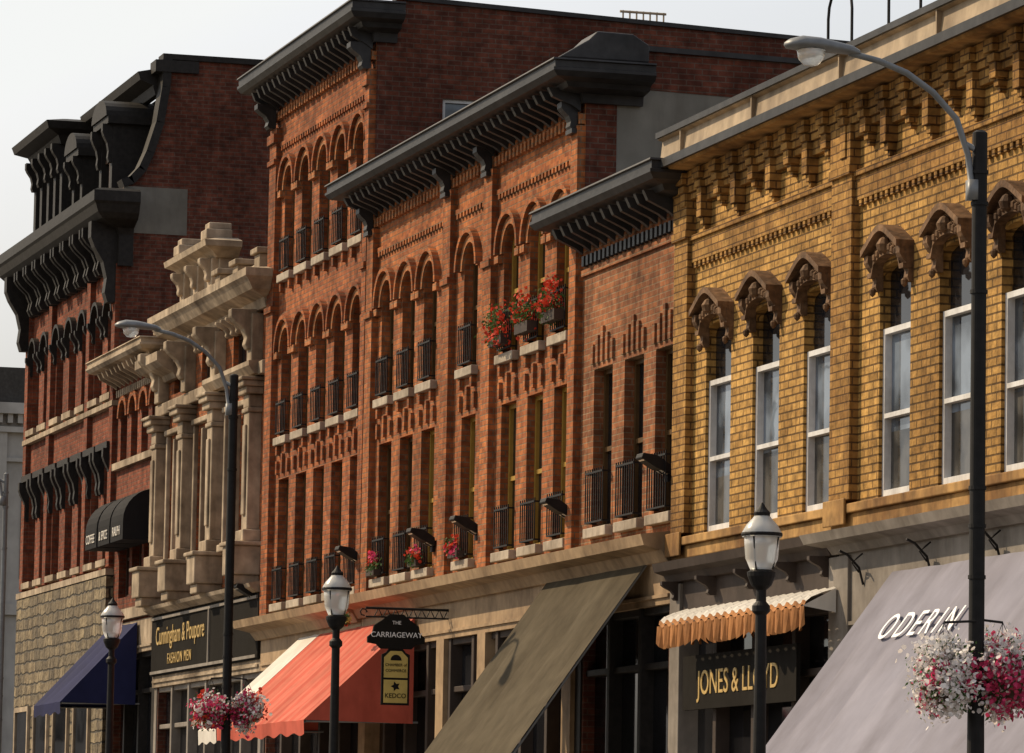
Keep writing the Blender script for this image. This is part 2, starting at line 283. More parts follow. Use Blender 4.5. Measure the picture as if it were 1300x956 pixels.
# ============================================================ F yellow brick building
def build_F():
    P=group('yellow_brick_building',(D,46,0)); Y0,Y1=36.0,53.5
    cs=[52.05,50.35,48.6,46.2,44.45,42.75,39.6,37.9]
    wins=[(c,.92,5.52,7.98,.22) for c in cs]
    w=MB(); wallrow(w,D,Y0,Y1,5.2,9.9,wins,.12); w.obj('front_wall','brickF',P)
    fr,gl=MB(),MB()
    for k,wn in enumerate(wins):
        c,wd,zs,zh,ar=wn; a,b_=c-wd/2,c+wd/2; xx=D+.12
        gl.poly([(xx,a,7.25),(xx,b_,7.25),(xx,b_,8.0),(xx,a,8.0)],0)  # upper pane: dark transom, with the hood's shadow painted in as dark glass
        zc=5.52+[.65,.8,.85,.7,.75,.8,.6,.6][k]
        gl.poly([(xx,a,zc),(xx,b_,zc),(xx,b_,7.25),(xx,a,7.25)],1)
        gl.poly([(xx,a,5.5),(xx,b_,5.5),(xx,b_,zc),(xx,a,zc)],2)
        f=.055
        for (p,q,r,t) in ((a,a+f,zs,7.31),(b_-f,b_,zs,7.31),(a+f,b_-f,zs,zs+.08),(a+f,b_-f,7.25,7.31),(a+f,b_-f,6.36,6.41)): fr.box(D+.04,xx+.02,p,q,r,t)
    gl.obj('window_glass',['gdark','gblue','curtain'],P); fr.obj('window_frames','white',P)
    shell(P,Y0,Y1,9.85,'brickF')
    t=MB()
    for a,b_ in ((52.98,53.49),(47.3,47.93),(40.7,41.35),(36.01,36.5)):
        t.box(D-.10,D+.01,a,b_,5.55,9.05); t.box(D-.14,D+.01,a-.03,b_+.005,9.05,9.15); t.box(D-.12,D+.01,a+.002,b_-.002,9.15,9.6)
    bays=((47.93,52.98),(41.35,47.3),(36.5,40.7))
    for a,b_ in bays:
        t.box(D-.05,D+.01,a,b_,8.76,9.02); t.box(D-.08,D+.01,a,b_,9.02,9.08)
        n=int((b_-a)/.16)
        for i in range(n): yy=a+.05+i*(b_-a-.05)/n; t.box(D-.045,D+.01,yy,yy+.08,8.69,8.76)
    yy=Y0+.25; i=0
    t.box(D-.12,D+.01,Y0+.01,Y1-.012,9.68,9.86)
    while yy<Y1-.3:
        lo=9.1 if i%2==0 else 9.3
        t.box(D-.14,D+.01,yy,yy+.17,lo+.14,9.68); t.box(D-.10,D+.01,yy+.025,yy+.145,lo+.06,lo+.14); t.box(D-.07,D+.01,yy+.05,yy+.12,lo,lo+.06)
        t.box(D-.19,D-.121,yy-.04,yy+.21,9.70,9.83)
        t.box(D-.165,D-.01,yy-.015,yy+.185,9.60,9.68)
        t.box(D-.07,D+.01,yy+.17,yy+.62,9.44 if i%2 else 9.52,9.6); t.box(D-.1,D+.01,yy+.17,yy+.62,9.6,9.68)
        yy+=.62; i+=1
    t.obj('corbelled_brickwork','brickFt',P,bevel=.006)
    s=MB(); s.box(D-.14,D+.01,Y0+.01,Y1-.01,5.40,5.5); s.box(D-.09,D+.01,Y0+.02,Y1-.02,5.25,5.40)
    for a,b_ in ((52.98,53.49),(47.3,47.93),(40.7,41.35)): s.box(D-.17,D-.14,a-.04,b_,5.28,5.56)
    s.obj('sill_band','stoneF',P,bevel=.012)
    e=MB(); cornice(e,D,Y0,Y1-.02,[(.41,9.99),(.30,10.0),(.27,10.27),(.33,10.29),(.33,10.35),(-.2,10.38)],.3,0,0)
    for yy in (38.4,41.3,44.2,47.1,50.0,52.6): e.box(D-.335,D-.25,yy-.015,yy+.015,10.0,10.36)
    e.obj('parapet_flashing','ormetal',P)
    e=MB(); cornice(e,D,Y0,Y1-.02,[(0,9.86),(.34,9.87),(.38,9.92),(.41,9.93),(.41,9.985),(0,9.985)],.29,0,0); e.obj('eave_soffit','stoneF',P)
    e=MB(); e.box(D-.45,D-.411,Y0,Y1+.05,9.88,9.983); e.box(D-.36,D-.331,Y0,Y1-.02,10.3,10.37); e.obj('gutter','slate',P)
    h=MB()
    for c in cs:
        z=7.88; H=.54
        zt=lambda y: z+.40-.16*max(0,abs(y-c)-.22)/.32 if abs(y-c)>.22 else z+.40+.06*math.cos((y-c)/.22*math.pi/2)
        zi=lambda y: z+.02+.15*math.sqrt(max(0,1-((y-c)/.42)**2)) if abs(y-c)<.42 else z-.03
        K=18
        for k in range(K):
            ya,yb=c-H+2*H*k/K,c-H+2*H*(k+1)/K
            h.extx([(ya,zi(ya)),(yb,zi(yb)),(yb,zt(yb)-.05),(ya,zt(ya)-.05)],D-.09,D+.01)
            h.extx([(ya,zt(ya)-.05),(yb,zt(yb)-.05),(yb,zt(yb)+.02),(ya,zt(ya)+.02)],D-.2,D+.01)
            h.extx([(ya,zi(ya)-.002),(yb,zi(yb)-.002),(yb,zi(yb)+.05),(ya,zi(ya)+.05)],D-.12,D-.088)
        for sg in (-1,1):
            yb=c+sg*.475
            bracket(h,D,yb,.12,.16,z-.17,z+.2); h.lathe(D-.08,yb,[(.005,z-.23),(.035,z-.2),(.04,z-.16),(.02,z-.14)],8)
            for q in range(3): h.lathe(D-.11,c+sg*(.13+.09*q),[(.0,z+.17-.03*q),(.04,z+.2-.03*q),(.04,z+.25-.03*q),(.0,z+.28-.03*q)],8)
        h.lathe(D-.13,c,[(0,z+.17),(.07,z+.2),(.09,z+.27),(.05,z+.33),(0,z+.36)],10)
    h.obj('carved_window_hoods','hood',P)
    k=MB(); cornice(k,D,47.75,53.48,[(0,4.98),(.14,4.98),(.18,5.06),(.30,5.1),(.33,5.2),(0,5.24)],0,0,0)
    k.obj('shop_cornice','brownp',P)
    k=MB(); cornice(k,D,Y0,47.7,[(0,4.98),(.12,4.98),(.18,5.06),(.34,5.1),(.38,5.2),(0,5.24)],0,0,1)
    k.obj('shop_cornice','greyp',P)
    b2=MB()
    for yy in (53.2,51.9,50.5,49.1,48.0): bracket(b2,D-.06,yy,.08,.24,4.76,4.98)
    b2.obj('shop_brackets','brownp',P)
    b2=MB()
    for yy in (46.9,44.9,43.0,41.0): 
        b2.tube([(D-.07,yy,4.62),(D-.12,yy,4.8),(D-.25,yy,4.93),(D-.34,yy,4.97)],.014,6); b2.tube([(D-.08,yy,4.95),(D-.2,yy,4.85),(D-.12,yy,4.75)],.01,6)
    b2.obj('scroll_brackets','blackw',P)
    storefront(P,47.75,53.48,4.98,'brownp','gdark',1.4,'brownp',.5)
    storefront(P,Y0,47.7,4.98,'greyp','gdark',1.9,'greyp',.85)
    pr=MB()
    for a,b_ in ((53.1,53.48),(47.3,47.9),(36.0,36.4)): pr.box(D-.1,D+.2,a,b_,g(a)-.1,4.96)
    pr.obj('shop_piers','greyp',P,bevel=.01)
    r=MB()
    for (ya,yb) in ((50.9,50.1),(48.9,47.9)):
        pts=[(D+.9,ya,9.5),(D+.9,ya,11.4)]+[(D+.9,(ya+yb)/2+(ya-yb)/2*math.cos(t),11.4+.35*math.sin(t)) for t in [math.pi*i/8 for i in range(1,8)]]+[(D+.9,yb,11.4),(D+.9,yb,9.5)]
        r.tube(pts,.018,6)
    r.tube([(D+.9,50.9,10.75),(D+.9,47.9,10.75)],.014,6)
    r.obj('roof_ladder_hoops','black',P)
build_F()
# ============================================================ generic dark cornice
def dark_cornice(P,y0,y1,zt,zb,p,back,mat='slate',mod=.36,e0=1,e1=1):
    c=MB(); h=zt-zb
    cornice(c,D,y0,y1,[(0,zb),(.06,zb),(.08,zb+.25*h),(p*.55,zb+.32*h),(p*.62,zb+.45*h),(p*.9,zb+.52*h),(p,zb+.66*h),(p,zb+.74*h),(p*.96,zb+.76*h),(p*.96,zb+.93*h),(p*1.02,zb+.95*h),(p*1.0,zt),(-.1,zt+.04)],back,e0,e1)
    c.obj('cornice',mat,P)
    m_=MB(); n=int((y1-y0)/mod)
    for i in range(n+1):
        yy=y0+.08+(y1-y0-.16)*i/n
        m_.ext([(D-.06,zb-.1),(D-.16,zb-.03),(D-p*.7,zb+.16*h),(D-p*.8,zb+.4*h),(D-.05,zb+.4*h)],yy-.045,yy+.045)
    m_.obj('modillions',mat,P)
    d_=MB(); n=int((y1-y0)/.18)
    for i in range(n): yy=y0+.02+(y1-y0-.02)*i/n; d_.box(D-.07,D+.01,yy,yy+.09,zb-.26,zb-.13)
    return d_
def sills(mb,wins,p=.1,h=.12,ex=.08):
    for c,w,zs,_,_ in wins: mb.box(D-p,D+.06,c-w/2-ex,c+w/2+ex,zs-h,zs+.005)
# ============================================================ E small brick building
def build_E():
    P=group('brick_building',(D,55.6,0)); Y0,Y1=53.5,57.6
    wins=[(c,.8,5.85,7.88,0) for c in (56.65,55.35,54.07)]
    w=MB(); wallrow(w,D,Y0,Y1,5.4,9.95,wins,.19); w.obj('front_wall','brickE',P)
    fr,gl,ra,si,t=MB(),MB(),MB(),MB(),MB()
    for wn in wins:
        winfill(fr,gl,D,wn,.19,.06); railing(ra,D,wn,.62)
        c=wn[0]
        for q in (-.42,-.21,0,.21,.42): t.box(D-.035,D+.01,c+q-.05,c+q+.05,7.95,8.2+(.1 if abs(q)<.3 else 0)+(.1 if q==0 else 0))
    sills(si,wins)
    fr.obj('window_frames','dgold',P); gl.obj('window_glass','gdark',P); ra.obj('window_railings','black',P); si.obj('window_sills','sill',P,bevel=.01)
    shell(P,Y0,Y1,9.7,'brickS')
    t.box(D-.04,D+.01,Y0+.01,Y1-.01,9.12,9.2)
    d_=dark_cornice(P,Y0+.05,Y1-.05,10.0,9.5,.58,.1); d_.obj('dentil_course','slate',P)
    t.obj('brick_corbels','brickE',P)
    storefront(P,Y0,Y1,5.25,'blackw','gdark',1.35,'tan',.5)
build_E()
# ============================================================ D middle red brick
def build_D():
    P=group('brick_building',(D,63,0)); Y0,Y1=57.6,68.7
    cl=[67.7,66.47,65.24]; cm=[63.05]; cr=[61.0,59.73,58.47]
    w3=[(c,.72,8.48,10.24,1) for c in cl+cm+cr]; w2=[(c,.74,5.8,7.82,0) for c in cl+cm+cr]
    w=MB(); wallrow(w,D,Y0,Y1,5.4,8.2,w2,.19); wallrow(w,D,Y0,Y1,8.2,11.5,w3,.19); w.obj('front_wall','brickD',P)
    fr,fr2,gl,ra,si,t,t2=MB(),MB(),MB(),MB(),MB(),MB(),MB()
    for wn in w3+w2:
        winfill(fr2 if (wn[0]<62 or (wn in w2 and wn[0]<66)) else fr,gl,D,wn,.17 if wn[0]<62 else .19,.06)
    for wn in w3: railing(ra,D,wn,.5,.08); ring(t,D,wn[0],10.24-.36,.37,.47,.04); ring(t2,D,wn[0],10.24-.36,.50,.57,.10)
    for wn in w2:
        railing(ra,D,wn,.5,.08)
        c=wn[0]
        for q in (-.38,0,.38): t2.box(D-.05,D+.01,c+q-.045,c+q+.045,7.9,8.12+(.1 if q==0 else 0))
    for a,b_ in ((57.625,57.92),(61.68,62.1),(63.85,64.25),(68.3,68.675)):
        t2.box(D-.1,D+.01,a,b_,5.6,11.1); t2.box(D-.135,D+.009,a-.006,b_+.006,9.75,9.85)
    for a,b_ in ((57.93,61.67),(62.11,63.84),(64.26,68.29)):
        t2.box(D-.04,D+.01,a,b_,10.72,10.79)
        n=int((b_-a)/.16)
        for i in range(n): yy=a+.03+i*(b_-a-.03)/n; t2.box(D-.04,D+.01,yy,yy+.08,10.65,10.72)
    for c in cl+cr:
        for sg in (-1,1): t.box(D-.08,D+.01,c+sg*.5-.1,c+sg*.5+.1,9.76,9.86)
    sills(si,w3); sills(si,w2)
    for wn in w3:
        for sg in (-1,1): t2.box(D-.07,D+.01,wn[0]+sg*.31-.05,wn[0]+sg*.31+.05,8.2,8.35)
    fr2.obj('window_frames','gold',P); fr.obj('window_frames','dgold',P); gl.obj('window_glass','gdark',P); ra.obj('window_railings','black',P); si.obj('window_sills','sill',P,bevel=.01)
    t.obj('arch_surrounds','brickT',P); t2.obj('brick_pilasters','brickD',P)
    cb=MB()
    for yy in (57.8,61.89,64.05,68.5): bracket(cb,D-.1,yy,.2,.2,11.05,11.4); cb.box(D-.17,D+.01,yy-.14,yy+.14,11.0,11.06)
    cb.obj('cornice_consoles','slate',P)
    d_=dark_cornice(P,Y0,Y1-.02,11.85,11.38,.62,.75,mod=.34); d_.obj('dentil_course','brickT',P)
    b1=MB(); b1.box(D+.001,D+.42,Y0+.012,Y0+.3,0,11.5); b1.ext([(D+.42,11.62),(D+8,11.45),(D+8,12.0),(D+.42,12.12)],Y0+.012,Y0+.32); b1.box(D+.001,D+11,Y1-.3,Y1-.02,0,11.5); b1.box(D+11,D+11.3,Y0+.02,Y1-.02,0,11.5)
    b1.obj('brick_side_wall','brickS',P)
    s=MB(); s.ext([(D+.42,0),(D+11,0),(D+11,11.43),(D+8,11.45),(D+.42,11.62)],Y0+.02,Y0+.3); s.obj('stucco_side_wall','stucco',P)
    c=MB(); c.ext([(D+.3,12.12),(D+8,12.0),(D+8,12.06),(D+.3,12.19)],Y0-.03,Y0+.36); c.obj('parapet_coping','slate',P)
    r=MB(); r.box(D+.1,D+11,Y0+.3,Y1-.3,11.2,11.3); r.obj('roof','roof',P)
    e=MB(); e.ext([(D-.5,11.89),(D-.1,12.14),(D+.02,12.26),(D+.5,12.25),(D+.72,12.12),(D+.72,11.89)],Y0-.4,Y0+.29); e.obj('cornice_end_block','slate',P,bevel=.02)
    k=MB(); cornice(k,D,53.52,Y1,[(0,5.25),(.12,5.25),(.2,5.38),(.42,5.43),(.46,5.56),(0,5.62)],0,0,0); k.obj('shop_cornice','tan',P)
    storefront(P,Y0,Y1,5.25,'brownp','gdark',1.3,'tan',.5)
    piers=MB()
    for yy in (57.82,61.9,64.05,68.48): piers.box(D-.08,D+.2,yy-.2,yy+.2,g(yy)-.1,4.75)
    piers.obj('shop_piers','tan',P)
build_D()
# ============================================================ C tall red brick
def build_C():
    P=group('brick_building',(D,72,0)); Y0,Y1=68.7,75.45
    cs=[74.3,73.1,71.9,70.7,69.5]
    w4=[(c,.70,11.12,12.88,1) for c in cs]; w3=[(c,.70,8.45,10.22,1) for c in cs]; w2=[(c,.72,5.75,7.78,0) for c in cs]
    w=MB(); wallrow(w,D,Y0,Y1,5.4,8.2,w2,.2); wallrow(w,D,Y0,Y1,8.2,10.8,w3,.2); wallrow(w,D,Y0,Y1,10.8,14.1,w4,.2); w.obj('front_wall','brickC',P)
    fr,gl,ra,si,t,t2=MB(),MB(),MB(),MB(),MB(),MB()
    for wn in w4+w3+w2: winfill(fr,gl,D,wn,.2,.06); railing(ra,D,wn,.48,.08)
    for wn in w4+w3:
        z=wn[3]-.35; ring(t,D,wn[0],z,.36,.46,.04); ring(t2,D,wn[0],z,.49,.56,.10)
        for sg in (-1,1): t.box(D-.08,D+.01,wn[0]+sg*.49-.1,wn[0]+sg*.49+.1,z-.11,z); t2.box(D-.07,D+.01,wn[0]+sg*.31-.05,wn[0]+sg*.31+.05,wn[2]-.28,wn[2]-.12)
    for wn in w2:
        c=wn[0]
        for q in (-.38,0,.38): t2.box(D-.05,D+.01,c+q-.045,c+q+.045,7.86,8.08+(.1 if q==0 else 0))
    for a,b_ in ((68.73,69.0),(74.95,75.42)):
        t2.box(D-.1,D+.012,a,b_,5.6,13.6)
        for p_,z0,z1 in ((.15,13.35,13.5),(.14,10.55,10.65),(.14,13.0,13.08)): t2.box(D-p_,D+.009,a-.008,b_+.008,z0,z1)
    t2.box(D-.04,D+.01,69.01,74.94,13.28,13.35)
    for i in range(36): yy=69.03+i*.164; t2.box(D-.04,D+.01,yy,yy+.08,13.21,13.28)
    for w_ in (w4,w3,w2): sills(si,w_)
    fr.obj('window_frames','dgold',P); gl.obj('window_glass','gdark',P); ra.obj('window_railings','black',P); si.obj('window_sills','sill',P,bevel=.01)
    t.obj('arch_surrounds','brickT',P); t2.obj('brick_pilasters','brickC',P)
    cb=MB()
    for yy in (68.88,75.2): bracket(cb,D-.1,yy,.24,.3,13.6,14.0)
    cb.obj('cornice_consoles','slate',P)
    d_=dark_cornice(P,Y0,Y1,14.55,14.0,.55,.3,mod=.36); d_.obj('dentil_course','brickT',P)
    s=MB(); X=D
    wx0,wx1,wz0,wz1=18.3,18.82,12.35,13.2; yy=Y0+.01
    def q(x0,x1,z0,z1): s.poly([(x0,yy,z0),(x1,yy,z0),(x1,yy,z1),(x0,yy,z1)])
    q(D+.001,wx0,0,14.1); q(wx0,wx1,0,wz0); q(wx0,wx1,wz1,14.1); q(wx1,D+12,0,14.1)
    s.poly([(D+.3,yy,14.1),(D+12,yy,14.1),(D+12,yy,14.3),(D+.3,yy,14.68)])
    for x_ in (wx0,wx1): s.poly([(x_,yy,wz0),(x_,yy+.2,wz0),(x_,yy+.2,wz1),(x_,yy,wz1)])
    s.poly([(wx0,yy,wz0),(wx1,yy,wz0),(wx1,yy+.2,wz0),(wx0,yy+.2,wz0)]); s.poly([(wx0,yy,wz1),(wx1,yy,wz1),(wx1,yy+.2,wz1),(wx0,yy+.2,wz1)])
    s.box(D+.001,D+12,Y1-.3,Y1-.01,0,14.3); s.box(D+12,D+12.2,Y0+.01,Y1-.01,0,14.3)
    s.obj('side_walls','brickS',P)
    gw=MB(); gw.poly([(wx0,yy+.1,wz0),(wx1,yy+.1,wz0),(wx1,yy+.1,wz1),(wx0,yy+.1,wz1)]); gw.obj('side_window_glass','gblue',P)
    fw=MB()
    for b_ in ((wx0,wx0+.05,wz0,wz1),(wx1-.05,wx1,wz0,wz1),(wx0+.05,wx1-.05,wz1-.05,wz1),(wx0+.05,wx1-.05,12.75,12.79)): fw.box(b_[0],b_[1],yy+.04,yy+.12,b_[2],b_[3])
    fw.obj('side_window_frame','white',P)
    c=MB(); c.ext([(D+.3,14.68),(D+12,14.3),(D+12,14.36),(D+.3,14.75)],Y0-.03,Y0+.3); c.obj('parapet_coping','slate',P)
    r=MB(); r.box(D+.1,D+12,Y0+.3,Y1-.3,13.9,14.0); r.obj('roof','roof',P)
    v=MB()
    for i in range(7): v.tube([(21.3+i*.11,Y0+.5,14.2),(21.3+i*.11,Y0+.5,14.85)],.014,6)
    v.tube([(21.25,Y0+.5,14.83),(22.0,Y0+.5,14.83)],.02,6); v.tube([(21.25,Y0+.5,14.6),(22.0,Y0+.5,14.6)],.015,6); v.obj('roof_guard_rail','ormetal',P)
    k=MB(); cornice(k,D,Y0+.002,Y1,[(0,5.2),(.12,5.2),(.2,5.33),(.42,5.4),(.46,5.52),(0,5.6)],0,0,1); k.obj('shop_cornice','tan',P)
    storefront(P,Y0,Y1,5.2,'brownp','gdark',1.3,'tan',.5)
build_C()
# ============================================================ B ornate stone-fronted building
def build_B():
    P=group('limestone_fronted_building',(D,80,0)); Y0,Y1=75.45,84.2
    pil=[76.2,79.05,81.5,83.8]
    cw=[77.62,80.27,82.65]; ww=[1.7,1.4,1.3]
    wins=[]
    for c,w_ in zip(cw,ww):
        for sg in (-1,1): wins.append((c+sg*w_*.27,w_*.42,6.95,9.15,.5))
    w2=[(c,w_*.8,9.95,10.5,0) for c,w_ in zip(cw,ww)]
    w=MB(); wallrow(w,D,Y0,Y1,6.0,9.7,wins,.22); wallrow(w,D,Y0,Y1,9.7,11.2,w2,.15); w.obj('front_wall','brickC',P)
    fr,gl=MB(),MB()
    for wn in wins: winfill(fr,gl,D,wn,.22,.07)
    for wn in w2: winfill(fr,gl,D,wn,.15,.06,False)
    fr.obj('window_frames','brownf',P); gl.obj('window_glass','gdark',P)
    s=MB()
    for c in pil:
        s.box(D-.22,D+.01,c-.2,c+.2,7.05,9.0); s.box(D-.3,D+.01,c-.28,c+.28,6.85,7.05)
        s.box(D-.25,D+.01,c-.24,c+.24,9.0,9.08); s.box(D-.23,D+.01,c-.21,c+.21,9.08,9.3); s.box(D-.3,D+.01,c-.3,c+.3,9.3,9.42); s.box(D-.36,D+.01,c-.34,c+.34,9.42,9.52); s.box(D-.4,D+.01,c-.38,c+.38,9.52,9.58)
        s.box(D-.26,D-.22,c-.1,c+.1,7.3,8.8)
        s.box(D-.2,D+.01,c-.18,c+.18,9.83,10.65); bracket(s,D-.12,c,.26,.42,10.05,10.72)
        s.box(D-.5,D+.01,c-.32,c+.32,6.3,6.78); s.box(D-.55,D+.01,c-.37,c+.37,6.78,6.85); s.box(D-.44,D+.01,c-.27,c+.27,6.14,6.3)
    s.box(D-.14,D+.01,Y0+.02,Y1-.02,9.6,9.82)
    for c,w_ in zip(cw,ww):
        s.box(D-.08,D+.01,c-w_/2-.1,c-w_/2,6.95,9.2); s.box(D-.08,D+.01,c+w_/2,c+w_/2+.1,6.95,9.2); s.box(D-.1,D+.01,c-.05,c+.05,6.95,9.1)
        s.box(D-.12,D+.01,c-w_/2-.12,c+w_/2+.12,9.2,9.3)
        s.box(D-.16,D+.05,c-w_/2-.1,c+w_/2+.1,6.82,6.95)
        for q in (-.35,-.12,.12,.35): bracket(s,D-.05,c+q*w_,.1,.3,10.45,10.72)
    s.obj('pilasters_and_pedestals','cream',P,bevel=.02)
    c=MB(); cornice(c,D,Y0+.1,82.5,[(0,10.7),(.1,10.7),(.15,10.85),(.4,10.95),(.5,11.1),(.55,11.15),(.55,11.28),(.1,11.36),(0,11.4)],.25,1,1)
    cornice(c,D,82.6,Y1-.05,[(0,10.2),(.1,10.2),(.15,10.3),(.35,10.4),(.45,10.5),(.45,10.66),(0,10.75)],.25,0,1)
    cornice(c,D,Y0+.3,79.4,[(0,9.62),(.2,9.62),(.3,9.75),(.3,9.83),(0,9.86)],0,0,0)
    cornice(c,D,79.5,82.3,[(0,12.0),(.08,12.0),(.2,12.1),(.34,12.16),(.36,12.26),(0,12.35)],.3,1,1)
    c.obj('stone_cornice','cream',P)
    u=MB(); u.box(D-.02,D+.4,79.5,82.3,11.38,12.02); u.box(D-.02,D+.3,75.6,79.45,11.38,11.55); u.box(D-.02,D+.3,82.6,84.1,10.72,11.0)
    for yy in (79.75,80.9,82.05): u.box(D-.14,D+.2,yy-.18,yy+.18,11.38,12.0); bracket(u,D-.14,yy,.2,.2,11.6,12.0)
    for yy in (79.75,82.05): u.box(D-.26,D+.2,yy-.24,yy+.24,12.32,12.5); u.box(D-.2,D+.2,yy-.18,yy+.18,12.5,12.62)
    for yy in (75.95,77.6,79.0): u.box(D-.16,D+.2,yy-.2,yy+.2,11.38,11.62); u.box(D-.22,D+.2,yy-.26,yy+.26,11.62,11.72)
    for yy in (83.0,83.9): u.box(D-.16,D+.2,yy-.18,yy+.18,10.74,11.1); u.box(D-.22,D+.2,yy-.23,yy+.23,11.1,11.2)
    u.obj('stone_parapet','cream',P,bevel=.02)
    shell(P,Y0,Y1,11.0,'brickS')
    k=MB(); cornice(k,D,Y0+.02,Y1,[(0,6.0),(.12,6.0),(.25,6.08),(.28,6.14),(0,6.2)],0,0,0); k.obj('shop_cornice','cream',P)
    b=MB(); b.box(D-.1,D+.2,Y0+.05,Y1-.05,4.9,5.98); b.obj('shop_signboard','signd',P)
    b=MB(); b.box(D-.13,D-.1,Y0+.1,Y1-.1,5.9,5.95); b.box(D-.13,D-.1,Y0+.1,Y1-.1,4.93,4.98); b.box(D-.13,D-.1,79.2,79.26,4.98,5.9); b.obj('signboard_moulding','greyp',P)
    text('Cunningham & Poupore',.46,ROTW,(D-.11,81.65,5.45),'goldt',P,spc=1.0,sx=.92); text('FASHION MEN',.27,ROTW,(D-.11,81.65,5.08),'goldt',P,spc=1.2,sx=1.0)
    storefront(P,Y0,Y1,4.9,'greyp','gdark',1.4,'cream',.2)
    P=group('small_brick_building',(D,86.3,0)); Y0,Y1=84.2,88.38
    wins=[(c,.62,9.1,10.25,1) for c in (87.75,86.75,85.75,84.8)]
    wl=[(87.4,1.0,6.5,8.0,0),(86.2,.9,6.5,8.0,0),(85.1,.9,6.5,8.0,0)]
    w=MB(); wallrow(w,D,Y0,Y1,8.5,10.8,wins,.18); wallrow(w,D,Y0,Y1,6.0,8.5,wl,.2); w.obj('front_wall','brickA',P)
    fr,gl,t,si=MB(),MB(),MB(),MB()
    for wn in wins: winfill(fr,gl,D,wn,.18); ring(t,D,wn[0],wn[3]-.31,.32,.44,.06)
    for wn in wl: winfill(fr,gl,D,wn,.2)
    fr.obj('window_frames','brownf',P); gl.obj('window_glass','gdark',P); t.obj('arch_surrounds','brickC',P)
    si.box(D-.1,D+.02,Y0+.02,Y1-.02,8.95,9.08); si.box(D-.12,D+.02,Y0+.02,Y1-.02,6.05,6.25); si.obj('stone_bands','cream',P)
    dark_cornice(P,Y0+.05,Y1-.02,11.05,10.6,.55,.1,'cream',.4).obj('dentil_course','cream',P)
    shell(P,Y0,Y1,10.8,'brickS')
    storefront(P,Y0,Y1,6.0,'blackw','gdark',1.3,'cream',.6)
build_B()
